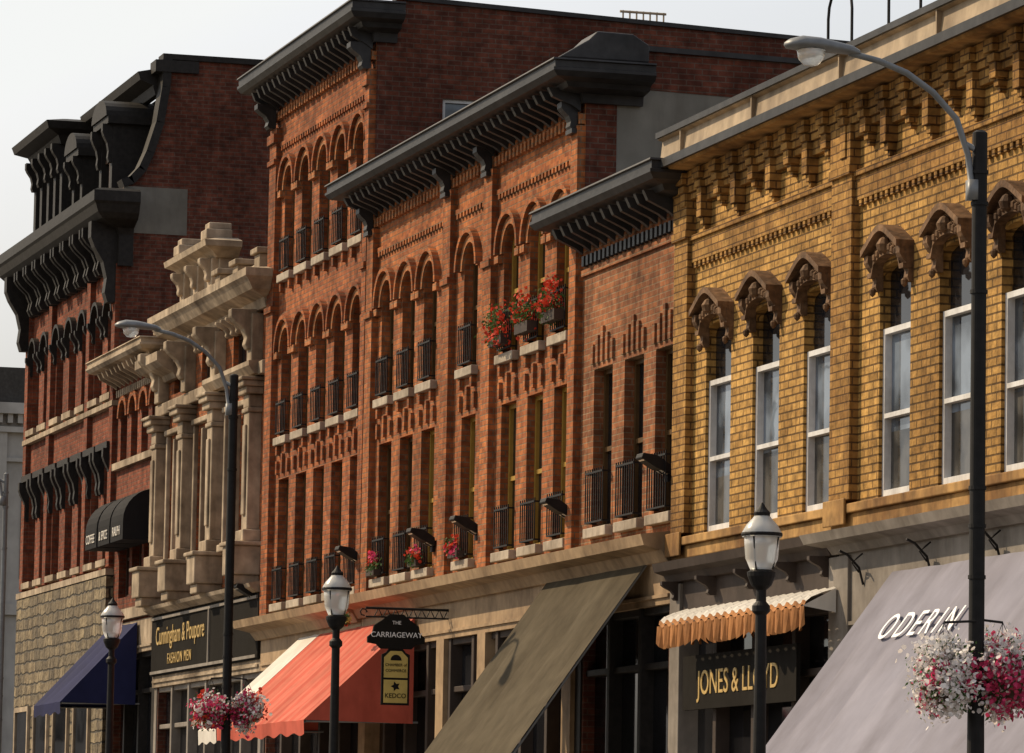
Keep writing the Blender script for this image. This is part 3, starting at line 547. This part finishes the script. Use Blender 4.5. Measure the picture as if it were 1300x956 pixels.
# ============================================================ A mansard building
def build_A():
    P=group('mansard_roof_building',(D,93,0)); Y0,Y1=88.4,98.2
    cs=[97.4,96.05,94.65,93.25,91.85,90.5,89.2]
    w3=[(c,.78,10.5,12.35,1) for c in cs]; w2=[(c,.78,7.3,9.3,.3) for c in cs]
    w=MB(); wallrow(w,D,Y0,Y1,7.0,9.9,w2,.24); wallrow(w,D,Y0,Y1,9.9,14.2,w3,.24); w.obj('front_wall','brickA',P)
    fr,gl,t,si=MB(),MB(),MB(),MB()
    for wn in w3+w2: winfill(fr,gl,D,wn,.24)
    h=MB()
    for wn in w3:
        ring(t,D,wn[0],wn[3]-.39,.40,.47,.12)
        for sg in (-1,1): bracket(h,D,wn[0]+sg*.46,.12,.16,11.65,12.05)
    for wn in w2:
        c=wn[0]; h.box(D-.16,D+.01,c-.58,c+.58,9.42,9.55); h.box(D-.08,D+.01,c-.52,c+.52,9.28,9.42)
        for sg in (-1,1): bracket(h,D,c+sg*.48,.15,.22,8.6,9.42)
    sills(si,w3,.12); si.box(D-.12,D+.01,Y0+.01,Y1-.01,10.22,10.32); sills(si,w2,.12); si.box(D-.16,D+.01,Y0+.01,Y1-.01,6.98,7.1)
    fr.obj('window_frames','brownf',P); gl.obj('window_glass','gdark',P); t.obj('arch_hoods','blackw',P); si.obj('stone_bands','cream',P); h.obj('window_hoods','blackw',P)
    pl=MB()
    for yy in (88.6,98.0,95.35,91.17): pl.box(D-.1,D+.01,yy-.17,yy+.17,7.15,12.95)
    pl.obj('brick_pilasters','brickA',P)
    c=MB(); cornice(c,D,Y0,Y1,[(0,12.9),(.08,12.9),(.08,13.5),(.12,13.62),(.5,13.75),(.6,13.85),(.66,14.0),(.7,14.05),(.7,14.25),(.6,14.3),(0,14.4)],.2,1,1)
    k=Y0+.15
    while k<Y1: bracket(c,D-.06,k,.13,.5,12.85,13.75); bracket(c,D-.06,k+.3,.13,.5,12.85,13.75); k+=1.04
    for yy in (88.6,98.0): bracket(c,D-.1,yy,.3,.5,12.2,13.75)
    c.obj('bracketed_cornice','blackw',P)
    s=MB(); pr=[(D+.001,0),(D+.001,14.42),(D+.2,14.5),(D+.42,14.75),(D+.57,15.1),(D+.75,15.7),(D+.85,16.4),(D+.88,16.95),(D+12,16.95),(D+12,0)]
    s.ext(pr,Y0+.01,Y0+.35); s.ext(pr,Y1-.3,Y1-.01); s.obj('side_walls','brickS',P)
    cp=MB(); q=pr[1:8]
    for a,b_ in zip(q,q[1:]):
        dx,dz=b_[0]-a[0],b_[1]-a[1]; L=math.hypot(dx,dz); nx,nz=-dz/L*.16,dx/L*.16
        cp.ext([a,b_,(b_[0]+nx,b_[1]+nz),(a[0]+nx,a[1]+nz)],Y0-.06,Y0+.4)
    cp.box(D+.7,D+12,Y0-.05,Y0+.42,16.95,17.06); cp.box(D+.55,D+1.4,Y0-.08,Y0+.45,16.7,16.93); cp.obj('gable_coping','blackw',P)
    pt=MB(); pt.box(D+.0,D+1.25,Y0-.004,Y0+.02,13.55,14.45); pt.obj('cement_patch','stucco',P)
    r=MB(); pm=[(D+.12,14.4),(D+.4,14.65),(D+.6,15.1),(D+.8,15.7),(D+.9,16.4),(D+12,16.6),(D+12,14.3)]
    r.ext(pm,Y0+.36,Y1-.31); r.obj('mansard_roof','slateR',P)
    u=MB(); cornice(u,D+.75,Y0+.4,94.8,[(0,16.3),(.1,16.32),(.15,16.5),(.4,16.6),(.45,16.75),(0,16.85)],.3,0,0)
    u.obj('upper_cornice','blackw',P)
    d=MB(); dg=MB(); db=MB()
    for c_,wd,zt in ((90.4,1.3,16.1),(93.4,1.1,15.9)):
        x0=D+.02; d.box(x0,D+1.2,c_-wd/2,c_-wd/2+.22,14.45,zt-.25); d.box(x0,D+1.2,c_+wd/2-.22,c_+wd/2,14.45,zt-.25); d.box(x0+.002,D+1.2,c_-wd/2+.22,c_+wd/2-.22,14.4,14.62)
        d.box(x0-.12,D+1.3,c_-wd/2-.12,c_+wd/2+.12,zt-.25,zt-.1)
        pts=arcpts(c_,wd/2+.12,zt-.1,12,.38); d.extx(pts,x0-.16,D+1.3)
        for sg in (-1,1): bracket(d,x0,c_+sg*(wd/2-.1),.16,.2,15.1,zt-.25)
        dg.poly([(x0+.15,c_-wd/2+.2,14.5),(x0+.15,c_+wd/2-.2,14.5),(x0+.15,c_+wd/2-.2,zt-.2),(x0+.15,c_-wd/2+.2,zt-.2)])
        db.box(x0+.08,x0+.16,c_-.04,c_+.04,14.6,zt-.25); db.box(x0+.08,x0+.16,c_-wd/2+.22,c_+wd/2-.22,15.2,15.26)
    d.box(D+.1,D+3,94.9,98.15,14.35,16.2)
    for yy in (95.03,95.75,96.5,97.3,98.02): d.box(D-.02,D+.12,yy-.12,yy+.12,14.4,16.2); bracket(d,D-.02,yy,.18,.22,15.6,16.2)
    cornice(d,D+.05,94.95,98.1,[(0,16.15),(.12,16.18),(.2,16.35),(.45,16.45),(.5,16.6),(.1,16.7),(0,16.72)],3,1,1)
    for yy in (95.37,96.12,96.9,97.67): dg.poly([(D+.095,yy-.22,14.7),(D+.095,yy+.22,14.7),(D+.095,yy+.22,15.8),(D+.095,yy-.22,15.8)])
    d.box(D+.6,D+2.6,95.4,97.7,16.7,16.95)
    d.obj('dormers','blackw',P); dg.obj('dormer_glass','gdark',P); db.obj('dormer_sashes','brownf',P)
    rb=MB(); rb.box(D-.14,D+.2,Y0+.02,Y1-.02,1.0,6.97); rb.obj('rubble_stone_base','rubble',P)
    gb=MB(); fb=MB()
    for c_ in (97.0,94.8,92.6,90.4):
        gb.box(D-.17,D-.13,c_-.7,c_+.7,g(c_)+.6,4.6); fb.box(D-.2,D-.12,c_-.8,c_-.7,g(c_)+.5,4.7); fb.box(D-.2,D-.12,c_+.7,c_+.8,g(c_)+.5,4.7); fb.box(D-.2,D-.12,c_-.7,c_+.7,4.6,4.7); fb.box(D-.22,D-.12,c_-.85,c_+.85,g(c_)+.4,g(c_)+.5)
    gb.obj('ground_floor_glass','gdark',P); fb.obj('ground_floor_frames','cream',P)
    bk=MB(); bk.box(D+12,D+12.2,Y0+.01,Y1-.01,0,16.5); bk.obj('rear_wall','brickS',P)
build_A()
# ============================================================ far grey stone building
def build_G():
    P=group('grey_stone_building',(20,130,0)); y=128
    s=MB(); s.box(9,26,y,y+14,0,13.7); s.obj('stone_walls','greys',P)
    t=MB(); t.box(8.7,26.3,y-.35,y+14.3,13.7,14.0); t.box(8.8,26.2,y-.2,y+14.2,13.2,13.35); t.box(8.85,26.1,y-.14,y+14.1,8.2,8.5); t.box(8.9,26.05,y-.1,y+14.05,12.4,12.5)
    for i in range(60): t.box(9+i*.28,9.14+i*.28,y-.25,y-.01,13.45,13.7)
    for i in range(9): t.box(9.2+i*2.05,9.6+i*2.05,y-.12,y+.01,2,13.2)
    t.obj('stone_mouldings','greys',P)
    q=MB()
    for i in range(8):
        for z0,z1 in ((9.2,11.8),(4.8,7.6)): q.box(10.05+i*2.05,10.95+i*2.05,y-.03,y+.02,z0,z1)
    q.obj('window_glass','gdark',P)
    r=MB(); r.ext([(8.8,14.0),(26.2,14.0),(24.5,15.0),(10.5,15.0)],y,y+14); r.obj('hipped_roof','roof',P)
    a=MB(); a.tube([(21.3,y+2,15.0),(21.3,y+2,16.2)],.03,6); a.lathe(21.3,y+2,[(.02,15.9),(.18,15.95),(.26,16.1)],12); a.obj('roof_satellite_dish','galv',P)
build_G()
# ============================================================ street furniture
def cobra(y,zt,x=13.6,r=.062,mat='black'):
    P=group('street_lamp',(x,y,g(y)+.13)); b=MB(); z0=g(y)+.13
    b.lathe(x,y,[(.2,z0),(.2,z0+.15),(.14,z0+.3),(.1,z0+.9),(r+.015,z0+1.0),(r,3.5),(r-.003,zt-.02),(r-.03,zt)],20)
    for z in (zt-.35,zt-.6,zt-1.3,4.6,4.3,3.9): b.lathe(x,y,[(r+.008,z),(r+.008,z+.03)],16)
    b.obj('pole',mat,P,smooth=False)
    a=MB()
    pts=[(x-.06,y,zt-.5),(x-.10,y,zt-.2),(x-.2,y,zt+.08),(x-.4,y,zt+.28),(x-.62,y,zt+.42),(x-.85,y,zt+.5),(x-1.1,y,zt+.55)]
    a.tube(pts,.026,10); a.tube([(x-.04,y,zt-.15),(x-.12,y,zt-.12)],.026,8); a.box(x-.1,x+.0,y-.05,y+.05,zt-.56,zt-.4); a.obj('arm','galv',P,smooth=True)
    h=MB()
    secs=[(-1.02,.03,.03,.0),(-1.08,.05,.05,.01),(-1.2,.09,.06,.02),(-1.35,.13,.075,.03),(-1.5,.14,.075,.035),(-1.6,.1,.05,.03),(-1.64,.02,.02,.03)]
    S=14
    for dx,wy,hz,dz in secs:
        for k in range(S):
            t=2*math.pi*k/S; zz=math.sin(t); h.v.append((x+dx,y+wy*math.cos(t),zt+.55+dz+hz*(zz if zz>0 else zz*.5)))
    for i in range(len(secs)-1):
        for k in range(S): h.f.append((i*S+k,i*S+(k+1)%S,(i+1)*S+(k+1)%S,(i+1)*S+k)); h.mi.append(0)
    h.f.append(tuple(range(S))); h.f.append(tuple(range((len(secs)-1)*S,len(secs)*S))); h.mi+=[0,0]
    h.obj('lamp_head','galv',P,smooth=True)
    l=MB(); l.lathe(x-1.42,y,[(.0,zt+.42),(.06,zt+.435),(.1,zt+.48),(.115,zt+.55)],14); l.obj('lamp_lens','frost',P,smooth=True)
    return P
cobra(34.55,7.45); cobra(61.65,8.1); cobra(79.3,8.1,13.58,.045,'galv')
def lantern(y,zt,x=13.6):
    P=group('lantern_lamp_post',(x,y,g(y)+.13)); z0=g(y)+.13; b=MB()
    b.lathe(x,y,[(.2,z0),(.2,z0+.2),(.13,z0+.35),(.11,z0+.8),(.07,z0+.9),(.05,zt-1.2),(.05,zt-1.0),(.08,zt-.97),(.08,zt-.92),(.045,zt-.88),(.045,zt-.78),(.09,zt-.74),(.125,zt-.66),(.13,zt-.62),(.09,zt-.6)],18); b.obj('post','black',P,smooth=False)
    c=MB(); c.lathe(x,y,[(.1,zt-.6),(.145,zt-.5),(.155,zt-.38),(.16,zt-.3)],20); c.obj('glass_globe','frost',P,smooth=True)
    d=MB(); d.lathe(x,y,[(.175,zt-.31),(.18,zt-.27),(.14,zt-.2),(.085,zt-.14),(.07,zt-.12)],20); d.obj('lamp_hood','frost',P,smooth=True)
    e=MB(); e.lathe(x,y,[(.07,zt-.12),(.075,zt-.09),(.045,zt-.06),(.025,zt-.03),(.008,zt)],14); e.lathe(x,y,[(.182,zt-.30),(.186,zt-.285),(.182,zt-.27)],20)
    for k in range(4):
        t=math.pi/4+k*math.pi/2; e.tube([(x+.11*math.cos(t),y+.11*math.sin(t),zt-.6),(x+.165*math.cos(t),y+.165*math.sin(t),zt-.3)],.008,5)
    e.obj('finial','black',P)
lantern(39.75,4.86); lantern(55.6,5.19); lantern(69.7,5.5)
def plant(name,loc,rad,n,mats,wts,leafsize=.05,pot=None,spread=.2):
    P=group(name,loc); s=MB(); c=Vector(loc)
    clumps=[]
    for i in range(max(8,n//45)):
        d=Vector((random.gauss(0,1),random.gauss(0,1),random.gauss(0,1))).normalized(); r_=random.uniform(.5,1)
        clumps.append((Vector((d.x*rad[0],d.y*rad[1],d.z*rad[2]))*r_,random.choices(range(len(mats)),wts)[0]))
    for i in range(n):
        cl,k=random.choice(clumps)
        p=c+cl+Vector((random.gauss(0,rad[0]*spread),random.gauss(0,rad[1]*spread),random.gauss(0,rad[2]*spread)))
        if random.random()<.25: k=0
        a=Vector((random.gauss(0,1)-.6,random.gauss(0,1)-.3,random.gauss(0,1)+.3)).normalized(); b_=a.orthogonal().normalized(); q=a.cross(b_)
        sz=leafsize*random.uniform(.5,1.1); b_*=sz; q*=sz*(random.uniform(.8,1) if k else random.uniform(.4,.6))
        if k: s.poly([p+b_*math.cos(t)*(1 if j%2 else .8)+q*math.sin(t) for j,t in enumerate([math.pi/3*j for j in range(6)])],k)
        else: s.poly([p-b_,p-q*.8+b_*.2,p+b_,p+q*.8+b_*.2],0)
    s.obj('foliage_and_blooms',mats,P)
    if pot:
        b=MB()
        if pot=='box': b.box(c.x-.04,c.x+.1,c.y-rad[1]*.85,c.y+rad[1]*.85,c.z-rad[2]-.02,c.z-rad[2]*.5); b.obj('planter_box','brownp',P)
        else:
            b.lathe(c.x,c.y,[(.05,c.z-rad[2]*.7),(.16,c.z-rad[2]*.5),(.2,c.z-.05)],16); b.obj('basket','brownf',P)
            h=MB()
            for t in (0,2.1,4.2): h.tube([(c.x+.2*math.cos(t),c.y+.2*math.sin(t),c.z),(c.x,c.y,c.z+.42)],.003,4)
            h.tube([(c.x,c.y,c.z+.42),(13.6,c.y,c.z+.44)],.01,6); h.obj('hanger','black',P)
    return P
FM=['leaf','fwhite','fpink','fred']
plant('hanging_flower_basket',(13.31,34.5,3.13),(.25,.3,.3),5200,FM,(1,8,2,0),.024,'b')
plant('hanging_flower_basket',(13.84,34.6,3.15),(.28,.3,.32),6000,FM,(1,6,4,0),.024,'b')
plant('hanging_flower_basket',(13.38,61.65,3.6),(.25,.3,.24),3000,FM,(1,3,5,2),.028,'b')
plant('hanging_flower_basket',(13.87,61.65,3.6),(.25,.3,.24),3000,FM,(1,4,4,1),.028,'b')
for y,h_ in ((61.0,.0),(59.73,.04),(58.47,.06)): plant('window_flower_box',(D-.18,y,8.84+h_),(.15,.36,.24),620,['leaf','fred'],(3,4),.034,'box',.3)
for y,z in ((67.75,6.0),(65.3,6.0),(63.1,6.0)): plant('window_flower_box',(D-.15,y,z),(.1,.28,.14),300,['leaf','fred','fpink'],(3,1,2),.033,'box',.3)
plant('wall_flower_pot',(16.35,66.3,5.1),(.1,.12,.08),260,['leaf','signy','fred'],(3,3,1),.03)
def flood(y,z):
    P=group('wall_floodlight',(D-.2,y,z)); a=MB(); a.box(D-.05,D,y-.06,y+.06,z-.18,z-.02); a.tube([(D-.03,y,z-.1),(D-.12,y,z-.06),(D-.18,y,z)],.02,6); a.obj('wall_arm','black',P)
    h=MB(); h.ext([(D-.02,z-.10),(D-.03,z+.02),(D-.20,z+.13),(D-.38,z+.15),(D-.40,z+.09),(D-.22,z-.02)],y-.13,y+.13); h.obj('lamp_housing','black',P,bevel=.012)
    q=MB(); q.poly([(D-.06,y-.1,z-.095),(D-.06,y+.1,z-.095),(D-.37,y+.1,z+.07),(D-.37,y-.1,z+.07)]); q.obj('lamp_glass','frost',P)
for y,z in ((53.85,6.4),(57.95,6.15),(62.4,6.22),(64.75,6.2),(69.0,6.2),(76.0,6.0)): flood(y,z)
# ------------------------------------------------------------ awnings
def awning(name,y0,y1,zt,p,drop,mat,val=.2,ends=True,mat2=None,xt=D-.1,stripe=None):
    P=group(name,(D,(y0+y1)/2,zt)); s=MB(); n=max(2,int((y1-y0)/.9)); K=10; Q=8
    def pt(i,j):
        y=y0+(y1-y0)*i/(n*Q); t=j/K
        sag=(.045*math.sin(math.pi*t)+.012*math.sin(9*t+y*2))*(1-abs(math.cos(math.pi*i/Q)))
        return (xt-p*t,y,zt-drop*t-sag)
    for i in range(n*Q):
        for j in range(K): s.poly([pt(i,j),pt(i+1,j),pt(i+1,j+1),pt(i,j+1)],1 if (stripe and i%stripe<stripe/2) else 0)
    for i in range(n*Q):
        a,b_=pt(i,K),pt(i+1,K); m1=val*(1+.12*math.sin(i*.9)); m2=val*(1+.12*math.sin((i+1)*.9))
        s.poly([a,b_,(b_[0]+.01,b_[1],b_[2]-m2),(a[0]+.01,a[1],a[2]-m1)],1 if (mat2 and not stripe) else 0)
    if ends:
        for y in (y0,y1): s.poly([(xt,y,zt),(xt-p,y,zt-drop),(xt,y,zt-drop-.02)])
    s.obj('canvas',[mat]+([mat2] if mat2 else []),P,smooth=False)
    f=MB()
    for y in (y0+.02,y1-.02):
        f.tube([(D-.02,y,zt-drop),(xt-p+.02,y,zt-drop-.02)],.015,6); f.tube([(xt,y,zt-.03),(xt-p+.02,y,zt-drop-.03)],.015,6)
    f.tube([(xt-p+.02,y0+.02,zt-drop-.03),(xt-p+.02,y1-.02,zt-drop-.03)],.015,6); f.obj('awning_frame','galv',P); return P
awning('shop_awning',54.4,58.65,5.28,1.75,2.45,'olive',ends=False)
A2=awning('shop_awning',38.0,45.9,4.7,1.6,2.15,'lav',.25,False,xt=D-.12)
sl=Vector((1.6,0,2.15)).normalized(); R=Matrix(((0,sl.x,-sl.z),(-1,0,0),(0,sl.z,sl.x)))
tt=(17.13-16.55)/1.6
text('ODERIN',.46,R,(D-.12-1.6*tt-.02,44.8,4.7-2.15*tt+.016),'letter',A2,ext=.003,spc=1.35,align='LEFT')
awning('shop_awning',71.2,72.5,5.12,1.6,1.5,'wht')
awning('shop_awning',65.4,71.15,5.12,1.6,1.5,'red',mat2='red2',stripe=4)
awning('shop_awning',85.5,88.2,5.95,1.4,1.5,'navy')
def orange_awning():
    P=group('scalloped_awning',(D,50.2,4.4)); s=MB(); y0,y1=47.6,52.7; n=110
    P3=lambda y,t:(D-.12-.36*t-.10*math.sin(math.pi*t),y,4.62-.20*t)
    for i in range(n):
        ya,yb=y0+(y1-y0)*i/n,y0+(y1-y0)*(i+1)/n; a_=.02*math.sin(i*1.1); b_=.02*math.sin((i+1)*1.1)
        for j in range(4):
            p,q=P3(ya,j/4),P3(yb,j/4); r,t=P3(yb,(j+1)/4),P3(ya,(j+1)/4)
            s.poly([(p[0]-a_*.5,p[1],p[2]+a_),(q[0]-b_*.5,q[1],q[2]+b_),(r[0],r[1],r[2]+b_),(t[0],t[1],t[2]+a_)],0 if j<3 else 1)
        zl=lambda k:4.42-.20-.07*abs(math.sin(math.pi*k/5))
        s.poly([(D-.48-a_,ya,4.42),(D-.48-b_,yb,4.42),(D-.47-b_*2,yb,zl(i+1)),(D-.47-a_*2,ya,zl(i))],1)
    s.poly([(D-.12,y0,4.62),(D-.5,y0,4.42),(D-.12,y0,4.36)],0); s.obj('canvas',['wht','orange'],P)
orange_awning()
def black_awnings():
    P=group('window_awning',(D,86.3,7.8)); s=MB()
    for c,w in ((87.55,1.1),(86.3,1.1),(85.05,1.15)):
        prof=[(D,8.35)]+[(D-.62*math.sin(t),7.75+.6*math.cos(t)) for t in [math.pi/2*k/8 for k in range(1,9)]]+[(D-.62,7.4),(D-.6,7.4),(D,7.4)]
        s.ext(prof,c-w/2,c+w/2)
    s.obj('canvas','blackc',P)
    for c,tx in ((87.55,'COFFEE'),(86.3,'& SPICE'),(85.05,'RALPH')): text(tx,.24,ROTW,(D-.63,c,7.5),'wht',P,spc=1)
black_awnings()
# ------------------------------------------------------------ hanging sign
def hsign():
    y=63.7; P=group('hanging_shop_sign',(16.44,y,4.8)); b=MB()
    b.tube([(D,y,5.14),(16.0,y,5.14)],.018,6); b.tube([(D,y,5.02),(16.0,y,5.02)],.012,6)
    for i in range(9):
        cx=16.12+i*.125; b.tube([(cx,y,5.02),(cx+.03,y,5.08),(cx+.06,y,5.14),(cx+.09,y,5.08),(cx+.12,y,5.02)],.008,5)
    b.tube([(16.0,y,5.08)]+[(15.97+.05*math.cos(t),y,5.08+.05*math.sin(t)) for t in (0,1,2,3,4,5)],.01,5); b.obj('scroll_bracket','black',P)
    s=MB(); pts=[(16.03,4.66),(16.03,4.74),(16.10,4.80),(16.12,4.90),(16.24,4.98),(16.34,5.06),(16.54,5.06),(16.64,4.98),(16.76,4.90),(16.78,4.80),(16.85,4.74),(16.85,4.66),(16.72,4.64),(16.66,4.58),(16.22,4.58),(16.16,4.64)]
    s.ext(pts,y-.03,y+.03); s.obj('shaped_board','signd',P)
    text('CARRIAGEWAY',.105,ROTS,(16.44,y-.032,4.74),'letter',P,.003); text('THE',.07,ROTS,(16.44,y-.032,4.92),'letter',P,.003)
    q=MB(); q.ext([(16.24,3.8),(16.64,3.8),(16.64,4.5),(16.58,4.53),(16.54,4.58),(16.34,4.58),(16.3,4.53),(16.24,4.5)],y-.02,y+.02,0); q.ext([(16.27,4.18),(16.61,4.18),(16.61,4.46),(16.52,4.55),(16.36,4.55),(16.27,4.46)],y-.026,y+.026,1); q.ext([(16.27,3.83),(16.61,3.83),(16.61,4.15),(16.27,4.15)],y-.026,y+.026,1)
    q.obj('chamber_board',['signd','signy'],P)
    su=MB(); su.ext([(16.44+.08*math.cos(math.pi*i/8),4.42+.08*math.sin(math.pi*i/8)) for i in range(9)],y-.03,y+.03); su.obj('sun_emblem','signd',P)
    text('CHAMBER of',.055,ROTS,(16.44,y-.03,4.34),'signd',P,.002); text('COMMERCE',.055,ROTS,(16.44,y-.03,4.26),'signd',P,.002); text('KEDCO',.09,ROTS,(16.44,y-.03,3.9),'signd',P,.002)
    lf=MB(); lf.ext([(16.44+.07*math.cos(2*math.pi*i/10)*(1 if i%2 else .5),4.06+.07*math.sin(2*math.pi*i/10)*(1 if i%2 else .5)) for i in range(10)],y-.03,y+.03); lf.obj('leaf_emblem','signd',P)
hsign()
P=group('shop_fascia_sign',(D,51,3.9)); s=MB(); s.box(D-.14,D-.09,48.8,52.8,3.45,4.08); s.obj('board','signd',P); text('JONES & LLOYD',.4,ROTW,(D-.145,50.8,3.62),'goldt',P,spc=1.0)
# ------------------------------------------------------------ light, world, camera
S=Vector((-.52,.55,.60)).normalized(); el=math.asin(S.z)
w=bpy.data.worlds.new('World'); SC.world=w; w.use_nodes=True; nt=w.node_tree; bg=nt.nodes['Background']
sk=nt.nodes.new('ShaderNodeTexSky'); sk.sky_type='NISHITA'; sk.sun_disc=False; sk.sun_elevation=el; sk.sun_rotation=math.atan2(S.x,S.y); sk.dust_density=7.0; sk.air_density=1.0; sk.ozone_density=1.0
hs=nt.nodes.new('ShaderNodeHueSaturation'); hs.inputs['Saturation'].default_value=.35; hs.inputs['Value'].default_value=1.9
mn=nt.nodes.new('ShaderNodeVectorMath'); mn.operation='MINIMUM'; mn.inputs[1].default_value=(7.3,7.4,7.3)
nt.links.new(sk.outputs[0],hs.inputs['Color']); nt.links.new(hs.outputs[0],mn.inputs[0]); nt.links.new(mn.outputs[0],bg.inputs['Color']); bg.inputs['Strength'].default_value=.125
L=bpy.data.lights.new('sun','SUN'); L.energy=5.0; L.angle=math.radians(.53); L.color=(1,.80,.54); lo=bpy.data.objects.new('sun',L); link(lo); lo.rotation_euler=S.to_track_quat('Z','Y').to_euler(); lo.location=(0,60,60)
phi,th,ro=.27614,.10329,math.radians(1)
fw=Vector((math.sin(phi)*math.cos(th),math.cos(phi)*math.cos(th),math.sin(th))); ri=Vector((math.cos(phi),-math.sin(phi),0)); up=ri.cross(fw)
r2=ri*math.cos(ro)+up*math.sin(ro); u2=up*math.cos(ro)-ri*math.sin(ro)
cam=bpy.data.cameras.new('camera'); cam.sensor_width=36; cam.lens=36*6000/1300; cam.clip_end=3000; cam.clip_start=.5
co=bpy.data.objects.new('camera',cam); link(co); mt=Matrix((r2,u2,-fw)).transposed().to_4x4(); mt.translation=(0,0,1.6); co.matrix_world=mt; SC.camera=co
SC.view_settings.view_transform='Standard'; SC.view_settings.look='None'; SC.view_settings.exposure=0
